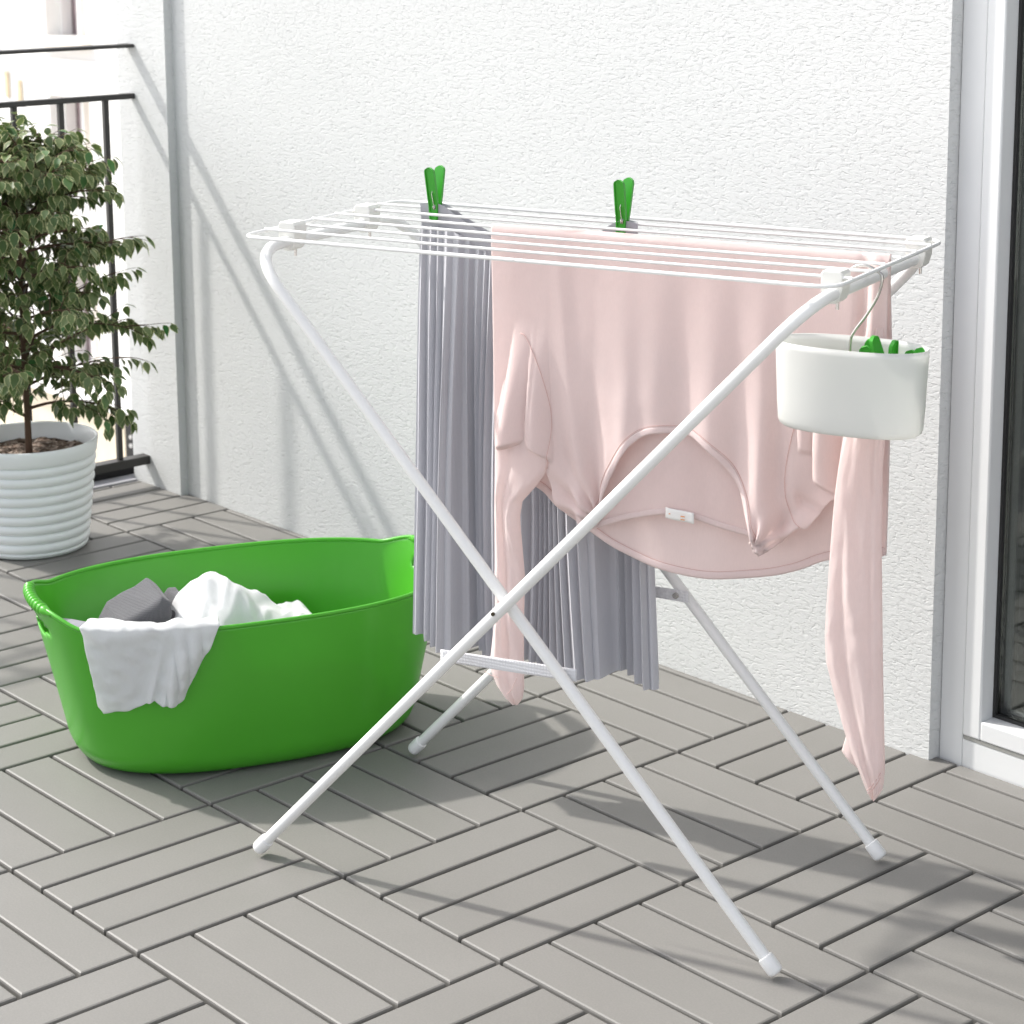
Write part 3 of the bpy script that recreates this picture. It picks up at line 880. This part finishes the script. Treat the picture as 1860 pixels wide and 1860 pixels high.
# care label
lb = MB()
lb.grid(lambda i, j: (lerp(0.119, 0.157, i / 10), yI(0.13, 0.46) - 0.0042 - 0.001 * math.sin(i * .6), lerp(lerp(0.4735, 0.4705, i / 10), lerp(0.460, 0.457, i / 10), j / 4)), 10, 4)
lbo = lb.build('care_label', M_tag, shirt, smooth=True, angle=180, solid=0.0005)
pr = MB()
for (xa, w) in ((0.1240, 0.0020), (0.140, 0.0055)):
    for r_ in range(2 if w > .005 else 1):
        zc = 0.4665 - r_ * 0.004 - (xa - .119) * 0.07
        pr.box((xa, yI(0.13, 0.46) - 0.0062, zc - 0.0006), (xa + w, yI(0.13, 0.46) - 0.0058, zc + 0.0006))
pr.build('label_print', M_tagp, lbo, smooth=False)
# seams of the armholes
def seam(poly, yf, off, name='armhole_seam'):
    s_ = resample([(p.x, p.y) for p in spline([(a, b, 0) for a, b in poly], 8)], 70)
    m_ = MB(); m_.tube([(p.x, yf(p.x, p.y) + off, p.y) for p in s_], 0.00055, 6); m_.build(name, M_seam, shirt, smooth=True, angle=180)
seam([(-0.082, 0.672), (-0.073, 0.666), (-0.050, 0.623), (-0.038, 0.568), (-0.043, 0.503)], yF, -0.0012)
seam([(0.305, 0.66), (0.286, 0.592), (0.276, 0.544), (0.276, 0.51), (0.284, 0.484), (0.296, 0.473)], yF, -0.0012)
# ---- sleeves: flattened tubes given by a left and right outline
def sleeve(name, Lp, Rp, yc, depth, fold, nz=110, na=56, ztaper=None, parent=shirt):
    z1 = min(Lp[0][1], Rp[0][1]); z0 = max(Lp[-1][1], Rp[-1][1])
    z1t = z1
    Ls = sorted([(b, a) for a, b in Lp]); Rs = sorted([(b, a) for a, b in Rp])
    def P(i, j):
        z = lerp(z1, z0, j / nz)
        xl = interp(z, Ls); xr = interp(z, Rs)
        w = (xr - xl) / 2; c = (xr + xl) / 2
        th = 2 * PI * i / na
        cx = math.cos(th); sy = math.sin(th)
        x = c - w * cx
        dpt = min(depth, w * 0.7)
        y = yc - dpt * math.copysign(abs(sy) ** 0.8, sy) + (fold((x - xl) / max(1e-4, 2 * w), z) if sy > 0 else 0) * abs(sy) ** 0.5
        y += 0.026 * (1 - sm((z1t - z) / 0.17))
        return (x, y, z)
    m_ = MB(); m_.grid(P, na, nz, closed_u=True)
    return m_.build(name, M_pink, parent, smooth=True, angle=180)
LLp = [(-0.100, 0.700), (-0.116, 0.650), (-0.117, 0.604), (-0.1185, 0.500), (-0.119, 0.388), (-0.1195, 0.330), (-0.120, 0.300), (-0.123, 0.276), (-0.128, 0.237), (-0.1265, 0.222), (-0.118, 0.205), (-0.106, 0.192), (-0.094, 0.182)]
LRp = [(-0.085, 0.700), (-0.055, 0.640), (-0.043, 0.560), (-0.043, 0.510), (-0.047, 0.495), (-0.062, 0.475), (-0.080, 0.455), (-0.0835, 0.435), (-0.083, 0.422), (-0.077, 0.357), (-0.079, 0.284), (-0.079, 0.206), (-0.082, 0.190), (-0.088, 0.182)]
def foldL(s, z):
    d = (0.70 - z) / 0.5
    return 0.005 * g(s, 0.42 + 0.15 * math.sin(z * 9), 0.10) * min(1, d * 2) - 0.003 * g(s, 0.2, 0.1) + 0.004 * noise.noise(Vector((s * 3 + z * 5, z * 18, 1))) - 0.003 * abs(noise.noise(Vector((s * 6 + z * 8, z * 24, 4))))
sl = sleeve('sleeve', LLp, LRp, 0.020, 0.009, foldL)
RLp = [(0.372, 0.722), (0.356, 0.604), (0.351, 0.558), (0.347, 0.524), (0.343, 0.457), (0.339, 0.356), (0.341, 0.322), (0.35, 0.29), (0.36, 0.257), (0.371, 0.225), (0.385, 0.194), (0.396, 0.168), (0.401, 0.160)]
RRp = [(0.392, 0.725), (0.404, 0.617), (0.4035, 0.564), (0.405, 0.467), (0.410, 0.334), (0.416, 0.2), (0.4145, 0.176), (0.4105, 0.168), (0.405, 0.160)]
def foldR(s, z):
    return (0.004 * g(s, 0.30 + 0.8 * max(0, 0.40 - z), 0.08) - 0.004 * g(s, 0.55 + 0.3 * math.sin(z * 8), 0.12) + 0.004 * g(s, 0.82, 0.06)) * min(1, (0.72 - z) * 5) + 0.0045 * noise.noise(Vector((s * 3 + 9 + z * 6, z * 16, 1))) - 0.003 * abs(noise.noise(Vector((s * 7 - z * 9, z * 22, 4))))
sr = sleeve('sleeve', RLp, RRp, 0.002, 0.012, foldR)
# turned sleeve ends
m_ = MB()
m_.grid(lambda i, j: (lerp(lerp(0.366, 0.3605, j/6), lerp(0.385, 0.383, j/6), i/10), 0.008 - 0.004*math.sin(PI*i/10), lerp(lerp(0.232, 0.211, j/6), lerp(0.202, 0.192, j/6), i/10)), 10, 6)
m_.build('cuff', M_pink, sr, smooth=True, angle=180, solid=0.001)
def cuffline(poly, y, par):
    m_ = MB(); m_.tube([(a, y, b) for a, b in poly], 0.0005, 6); m_.build('cuff_stitching', M_seam, par, smooth=True)
cuffline([(0.3985, 0.174), (0.404, 0.180), (0.410, 0.190), (0.415, 0.200)], -0.0080, sr)
cuffline([(0.3995, 0.171), (0.405, 0.176), (0.411, 0.186), (0.415, 0.194)], -0.0078, sr)
cuffline([(-0.096, 0.199), (-0.089, 0.207), (-0.081, 0.224)], 0.0058, sl)
cuffline([(-0.1275, 0.226), (-0.118, 0.222), (-0.107, 0.221)], 0.0040, sl)

# ------------------------------------------------------------------ grey pleated skirt
skirt = empty('pleated_skirt', RC, RA)
tag(skirt, 'grey pleated skirt pegged by its waistband to a line behind the pink shirt', 'skirt')
NP = 26
wb_top = [(0.0, 0.8085), (0.10, 0.8095), (0.19, 0.795), (0.255, 0.785), (0.32, 0.776), (0.45, 0.762), (0.62, 0.762), (0.80, 0.782), (0.88, 0.799), (0.93, 0.806), (1.0, 0.804)]
wb_bot = [(0.0, 0.779), (0.10, 0.779), (0.19, 0.772), (0.255, 0.763), (0.32, 0.750), (0.45, 0.734), (0.62, 0.734), (0.80, 0.754), (0.88, 0.770), (0.93, 0.776), (1.0, 0.776)]
def spt(tab):
    s_ = spline([(a, b, 0) for a, b in tab], 6); return [(p.x, p.y) for p in s_]
wt, wbm = spt(wb_top), spt(wb_bot)
def sy0(u): return 0.1335 - 0.010 * math.sin(PI * sm(u))     # waistband sags a little forward
def tri(t):
    t = t % 1.0
    return (t / 0.68) if t < 0.68 else (1 - (t - 0.68) / 0.32)
wr = random.Random(5)
def pu(u):       # uneven pleat spacing
    return NP * (u + 0.004 * math.sin(u * 23) + 0.003 * math.sin(u * 57 + 1) + 0.010 * math.sin(u * 9 + 2))
WV = [(p.x, p.y) for p in spline([(a, b, 0) for a, b in [(0, .008), (.06, .004), (.12, -.010), (.165, -.018), (.20, 0.0), (.235, .020), (.275, .012), (.33, -.006), (.40, -.014), (.435, -.002), (.47, .006), (.54, 0), (.64, -.012), (.74, -.020), (.785, -.010), (.825, .020), (.86, .016), (.92, -.002), (.97, -.012), (1, -.008)]], 6)]
def wave(u): return interp(u, WV)
def skirt_front(u, v, side=1):
    x = lerp(lerp(-0.297, 0.030, u), lerp(-0.318, 0.064, u), v ** 0.8)
    x += 0.010 * math.sin(2 * PI * (2.2 * u + 0.15)) * math.sin(PI * v) * math.sin(PI * u)
    x += 0.006 * g(u, 0.30, 0.10) * (1 - v) - 0.004 * g(u, 0.84, .05) * v
    z = lerp(interp(u, wbm), 0.196 + 0.010 * g(u, 0.0, 0.06) + 0.006 * g(u, 0.85, 0.06), v)
    A = 0.0065 + 0.0075 * sm(v * 2.5)
    edge = min(1, min(u, 1 - u) / 0.02)
    y = sy0(u) * (1 - v) + 0.128 * v - A * (tri(pu(u)) - 0.5) * edge + 1.15 * wave(u) * (0.22 + 0.78 * sm(v * 1.5)) * (0.4 + 0.6 * edge)
    return x, y, z
NUc = NP * 12
m_ = MB()
def SP(i, j):
    n2 = NUc
    if i <= n2:
        return skirt_front(i / n2, j / 90)
    u = (2 * n2 - i) / n2
    x, y, z = skirt_front(u, j / 90)
    v = j / 90
    th = (0.010 + 0.045 * v) * math.sin(PI * u) ** 0.4 if 0 < u < 1 else 0
    yb = sy0(u) + th - (0.0018 + 0.003 * v) * (tri(pu(u) + .4) - 0.5) * (1 if 0.01 < u < .99 else 0) + 0.010 * math.sin(2 * PI * (2.6 * u + .3)) * v * min(1, min(u, 1-u) / .05)
    if min(u, 1-u) < 0.03: yb = lerp(y, yb, min(u, 1-u) / 0.03)
    return (x, max(yb, y + 0.0015 if 0 < u < 1 else y), z)
m_.grid(SP, 2 * NUc, 90, closed_u=True)
sk = m_.build('pleated_panel', M_skirt, skirt, smooth=True, angle=28)
def WP(i, j):
    n2 = 120; k = i if i <= n2 else 2 * n2 - i; u = k / n2; back = i > n2
    v = j / 10
    z = lerp(interp(u, wt), interp(u, wbm) - 0.001, v)
    x = lerp(-0.2955, 0.0265, u)
    y = sy0(u) - 0.0022 + 0.003 * v
    if back: y = sy0(u) + 0.004 + 0.012 * math.sin(PI * u)
    return (x, y, z)
m_ = MB(); m_.grid(WP, 240, 10, closed_u=True); m_.build('waistband', M_waist, skirt, smooth=True, angle=50)

# ------------------------------------------------------------------ clothes pegs
def make_peg(root, tilt=0.19):
    """peg with its jaws at the origin, handles up; jaw axis along x"""
    Lh = 0.074
    for s in (-1, 1):
        m_ = MB(); n = 26
        def P(i, j, s=s):
            t = j / n; l = t * Lh
            w = 0.0148 * (0.78 + 0.22 * sm(t * 2.2)) * 0.5
            # rounded ends
            e0 = 0.006; e1 = 0.007
            if l < e0: w *= math.sqrt(max(0.02, 1 - ((e0 - l) / e0) ** 2))
            if l > Lh - e1: w *= math.sqrt(max(0.02, 1 - ((l - (Lh - e1)) / e1) ** 2))
            rim = min(0.0014, w * .4)
            sec = [(-w, 0.0), (-w, 0.0044), (-w + rim, 0.0044), (-w + rim, 0.0026), (w - rim, 0.0026), (w - rim, 0.0044), (w, 0.0044), (w, 0.0)]
            a, b = sec[i % 8]
            bend = (abs(l - 0.022) * tilt) if l > 0.022 else (0.022 - l) * 0.03
            return (a, s * (0.0012 + b + bend), l - 0.012)
        m_.grid(P, 8, n, closed_u=True)
        # close ends
        m_.f.append(tuple(range(7, -1, -1))); m_.m.append(0)
        q = len(m_.v) - 8; m_.f.append(tuple(range(q, q + 8))); m_.m.append(0)
        lv = m_.build('lever', M_peg, root, smooth=True, angle=35)
        m2_ = MB()
        m2_.tube([(0.0012, s * 0.0052, 0.006), (0.0016, s * 0.0056, 0.010), (0.0002, s * 0.0082, 0.026), (0.0006, s * 0.0072, 0.030)], 0.0006, 8); m2_.build('spring_wire', M_steel, lv, smooth=True)
    m_ = MB()
    m_.tube([(0.0, 0.0046 * math.cos(a * PI / 8), 0.008 + 0.0046 * math.sin(a * PI / 8)) for a in range(0, 17)], 0.0010, 8)
    m_.tube([(0.0026, 0.0046 * math.cos(a * PI / 8), 0.008 + 0.0046 * math.sin(a * PI / 8)) for a in range(0, 17)], 0.0010, 8)
    m_.build('spring', M_steel, root, smooth=True)
    return root
def Rl(p): return Matrix.Rotation(RA, 3, 'Z') @ Vector(p) + RC
pg = make_peg(empty('clothes_peg', Rl((-0.274, 0.1345, 0.797)), RA - 0.05))
tag(pg, 'green clothes peg holding the left corner of the grey skirt waistband', 'clothes peg', 'green clothes pegs')
def copy_tree(o, parent=None):
    c = o.copy(); COL.objects.link(c)
    if parent: c.parent = parent
    for ch in list(o.children): copy_tree(ch, c)
    return c
def peg_copy(loc, rot, label):
    c = copy_tree(pg); c.location = loc; c.rotation_euler = rot
    c['label'] = label; return c
peg_copy(Rl((0.0035, 0.1345, 0.797)), (0, R(2), RA - 0.04), 'green clothes peg holding the skirt waistband above the top edge of the pink shirt')

# ------------------------------------------------------------------ peg bucket
bk = empty('peg_bucket', Rl((0.391, -0.073, 0.625)), RA)
tag(bk, 'white oval plastic bucket hanging from the right end of the drying rack', 'bucket')
m_ = MB(); vs = []
SEG = 96
def ov(th, sx, sy, e=2.25):
    c, s = math.cos(th), math.sin(th)
    return math.copysign(abs(c) ** (2/e), c) * sx, math.copysign(abs(s) ** (2/e), s) * sy
bp = [(0.30, 0.0), (0.80, 0.0), (0.93, 0.0008), (0.970, 0.0034), (0.990, 0.008), (0.997, 0.020)] + [(1.0 + 0.04 * (k / 12), 0.020 + 0.076 * k / 12) for k in range(1, 13)]
def BP(i, j):
    s, z = bp[j]; x, y_ = ov(2 * PI * i / SEG, 0.0835 * s if s > .5 else 0.0835 * s, 0.040 * s if s > .5 else .04 * s)
    return (x, y_, z)
m_.grid(BP, SEG, len(bp) - 1, closed_u=True)
m_.f.append(tuple(range(SEG - 1, -1, -1))); m_.m.append(0)
bb = m_.build('bucket_body', M_bucket, bk, smooth=True, angle=180, solid=0.0018)
m_ = MB(); m_.tube([BP(i % SEG, len(bp) - 1) for i in range(SEG + 1)], 0.0009, 8, caps=False); m_.build('bucket_rim', M_bucket, bk, smooth=True, angle=180)
hk = [(-0.0190, 0.156), (-0.0185, 0.167), (-0.010, 0.177), (0.004, 0.1795), (0.0155, 0.175), (0.0225, 0.168), (0.0185, 0.148), (0.006, 0.125), (-0.0085, 0.104), (-0.0125, 0.092), (-0.0130, 0.060)]
m_ = MB(); m_.tube([Vector((p.x, 0.030, p.y)) for p in spline([(a, b, 0) for a, b in hk], 8)], 0.0017, 10); m_.build('hook', M_steel, bk, smooth=True, angle=180)
def inb(p, rot, label):
    peg_copy(Rl(p), rot, label)
inb((0.397, -0.062, 0.664), (R(8), R(12), RA + R(8)), 'green clothes peg with a rounded end showing beside the hook in the white bucket')
inb((0.434, -0.066, 0.677), (R(4), R(-22), RA + R(78)), 'green clothes peg standing on edge in the middle of the white bucket')
inb((0.452, -0.066, 0.660), (R(-4), R(10), RA + R(-6)), 'green clothes peg nearest the right edge of the white bucket')

# ------------------------------------------------------------------ buildings beyond the balcony
M_fac = plain('facade_white', (0.86, 0.85, 0.83), 0.9, 0.1, 0.02)
M_sill = plain('facade_sill', (0.80, 0.72, 0.62), 0.8, 0.2, 0.04)
M_curt = plain('curtain_tan', (0.72, 0.60, 0.42), 0.9, 0.1, 0.25)
M_pane = plain('pane_far', (0.52, 0.42, 0.44), 0.15, 0.6, 0.35)
nb = empty('neighbour_building', (-12, 6, -4.6))
tag(nb, 'blurred white building with framed windows seen beyond the black railing', 'building')
def nbox(name, a, b, m, par=nb, bev=0):
    m_ = MB(); m_.box((a[0]+12, a[1]-6, a[2]+4.6), (b[0]+12, b[1]-6, b[2]+4.6)); return m_.build(name, m, par, smooth=False, bevel=bev)
wx = [(-12.6, -12.18), (-11.40, -10.86), (-9.9, -9.36)]
wz = [(-3.4, -2.55), (-2.0, -1.2), (-0.62, -0.10), (0.31, 1.25), (1.9, 2.9)]
# facade with real window openings
m_ = MB()
xs = [-30.0] + [v for w in wx for v in w] + [-7.4]
for k in range(0, len(xs) - 1, 2):
    m_.box((xs[k]+12, 0, 0), (xs[k+1]+12, 0.4, 9.6))
for (xa, xb) in wx:
    zs = [-4.6] + [v for w in wz for v in w] + [5.0]
    for k in range(0, len(zs) - 1, 2): m_.box((xa+12, 0.0, zs[k]+4.6), (xb+12, 0.4, zs[k+1]+4.6))
m_.build('facade', M_fac, nb, smooth=False)
for (xa, xb) in wx:
    for (za, zb) in wz:
        f = nbox('window', (xa, 6.10, za), (xa+0.045, 6.18, zb), M_fac)
        nbox('mullion', ((xa+xb)/2-0.02, 6.10, za), ((xa+xb)/2+0.02, 6.18, zb), M_fac, f)
        nbox('sill', (xa-0.06, 5.93, za-0.07), (xb+0.06, 5.999, za-0.03), M_sill, f)
        nbox('pane', (xa, 6.2, za), (xb, 6.22, zb), M_pane, f)
        nbox('curtain', (xb-0.17, 6.185, za+0.08), (xb-0.01, 6.197, zb), M_curt, f)
nbox('band', (-30, 5.96, 0.10), (-7.4, 5.999, 0.16), M_fac)
for xa, zc in ((-11.98, -0.065), (-11.80, -0.11)):
    nbox('wall_slot', (xa-0.025, 5.985, zc-0.09), (xa+0.025, 5.999, zc+0.09), M_curt)

an = empty('garden_wall', (-7.0, 3.6, -4.6))
tag(an, 'cream rendered garden wall low behind the railing beside the flower pot', 'wall')
m_ = MB(); m_.box((-0.9, 0, 0), (0.585, 0.3, 3.46)); m_.build('wall', plain('cream_render', (0.80, 0.70, 0.55), 0.9, 0.1, 0.06), an, smooth=False)
m_ = MB(); m_.box((-0.95, -0.04, 3.463), (0.62, 0.34, 3.50)); m_.build('coping', M_fac, an, smooth=False)
m_ = MB(); m_.box((0, 0, 0), (0.24, 0.24, 3.47))
gp = m_.build('gate_post', M_black, None, smooth=False); gp.location = (-6.40, 3.52, -4.6)
tag(gp, 'dark post with two small round pale lights beyond the end of the wall', 'post')
M_lampw = plain('lamp_face', (0.75, 0.74, 0.72), 0.4, 0.4, 0.02)
for z in (3.36, 3.40):
    m_ = MB(); m_.tube([(0.06, -0.002, z), (0.06, -0.010, z)], 0.009, 14); m_.build('round_light', M_lampw, gp, smooth=True, angle=40)
# slender bush whose leaves show past the wall corner
rn = random.Random(3)
M_bush = plain('bush_leaf', (0.16, 0.34, 0.05), 0.5, 0.3, 0.3, transl=0.45)
tr = empty('garden_tree', (-6.2, 3.9, -4.6))
tag(tr, 'bright green leafy tree blurred beyond the corner of the white wall', 'tree')
m_ = MB(); m_.tube([(0, 0, 0), (0.02, 0, 1.5), (-0.03, 0, 3.0), (0, 0, 4.2)], 0.04, 8, rfun=lambda i: 0.05 * (1 - 0.2 * i)); m_.build('trunk', M_bark, tr)
m_ = MB()
for k in range(5200):
    z = rn.uniform(2.9, 4.45); rr = interp(z, [(2.9, .22), (3.3, .34), (3.9, .25), (4.45, .05)]) * math.sqrt(rn.random())
    cl = noise.noise(Vector((z * 4, rn.random() * 1.2, 0)))
    a = rn.uniform(0, 2 * PI); c = Vector((rr * math.cos(a), rr * math.sin(a), z))
    if noise.noise(c * 5) < -0.12: continue
    d = Vector((rn.gauss(0, 1), rn.gauss(0, 1), rn.gauss(0, 1))).normalized(); s_ = d.orthogonal().normalized()
    l = 0.035
    m_.add([c, c + d * l * .5 + s_ * l * .3, c + d * l, c + d * l * .5 - s_ * l * .3], [(0, 1, 2, 3)])
m_.build('crown', M_bush, tr, smooth=False)

# ------------------------------------------------------------------ light and sky
sx, sy_ = 0.95, 0.36
sun_dir = Vector((-sx, -sy_, 1.0)).normalized()     # towards the sun
elev = math.asin(sun_dir.z)
sd = bpy.data.lights.new('sun', 'SUN'); sd.energy = 2.1; sd.angle = R(1.6); sd.color = (1.0, 0.965, 0.91)
so = bpy.data.objects.new('sun', sd); COL.objects.link(so)
so.rotation_euler = sun_dir.to_track_quat('Z', 'Y').to_euler(); so.location = (-4, -3, 6)
w = bpy.data.worlds.new('World'); scene.world = w; w.use_nodes = True
nt = w.node_tree; bg = nt.nodes['Background']
sky = nt.nodes.new('ShaderNodeTexSky'); sky.sky_type = 'NISHITA'; sky.sun_disc = False
sky.sun_elevation = elev; sky.sun_rotation = math.atan2(sun_dir.x, sun_dir.y)
sky.air_density = 0.8; sky.dust_density = 2.5; sky.ozone_density = 0.6
hs_ = nt.nodes.new('ShaderNodeHueSaturation'); hs_.inputs['Saturation'].default_value = 0.3
nt.links.new(sky.outputs[0], hs_.inputs['Color']); nt.links.new(hs_.outputs[0], bg.inputs[0]); bg.inputs[1].default_value = 0.15

# ------------------------------------------------------------------ camera (calibrated on the deck tiles)
p_, yw, ro = 0.1883, 0.8413, 0.0045
cp, spn = math.cos(p_), math.sin(p_)
f_ = Vector((-math.sin(yw) * cp, math.cos(yw) * cp, -spn)); r_ = Vector((math.cos(yw), math.sin(yw), 0))
d_ = f_.cross(r_)
rt = r_ * math.cos(ro) + d_ * math.sin(ro); dn = -r_ * math.sin(ro) + d_ * math.cos(ro)
cam = bpy.data.cameras.new('camera'); co = bpy.data.objects.new('camera', cam); COL.objects.link(co)
M4 = Matrix.Identity(4)
for i in range(3):
    M4[i][0] = rt[i]; M4[i][1] = -dn[i]; M4[i][2] = -f_[i]
M4[0][3], M4[1][3], M4[2][3] = 2.045, -1.5028, 1.2012
co.matrix_world = M4
cam.sensor_width = 36; cam.sensor_fit = 'HORIZONTAL'; cam.lens = 3912.5 / 1860 * 36
cam.shift_x = (930 - 969.1) / 1860; cam.shift_y = (567.9 - 930) / 1860
cam.clip_start = 0.05; cam.clip_end = 1500
cam.dof.use_dof = True; cam.dof.focus_distance = 2.75; cam.dof.aperture_fstop = 13
scene.camera = co
scene.render.engine = 'CYCLES'
scene.render.resolution_x = 1024; scene.render.resolution_y = 1024
scene.cycles.max_bounces = 10; scene.cycles.diffuse_bounces = 5; scene.cycles.transparent_max_bounces = 12
vs_ = scene.view_settings
vs_.view_transform = 'Standard'; vs_.look = 'None'; vs_.exposure = 1.06; vs_.gamma = 1
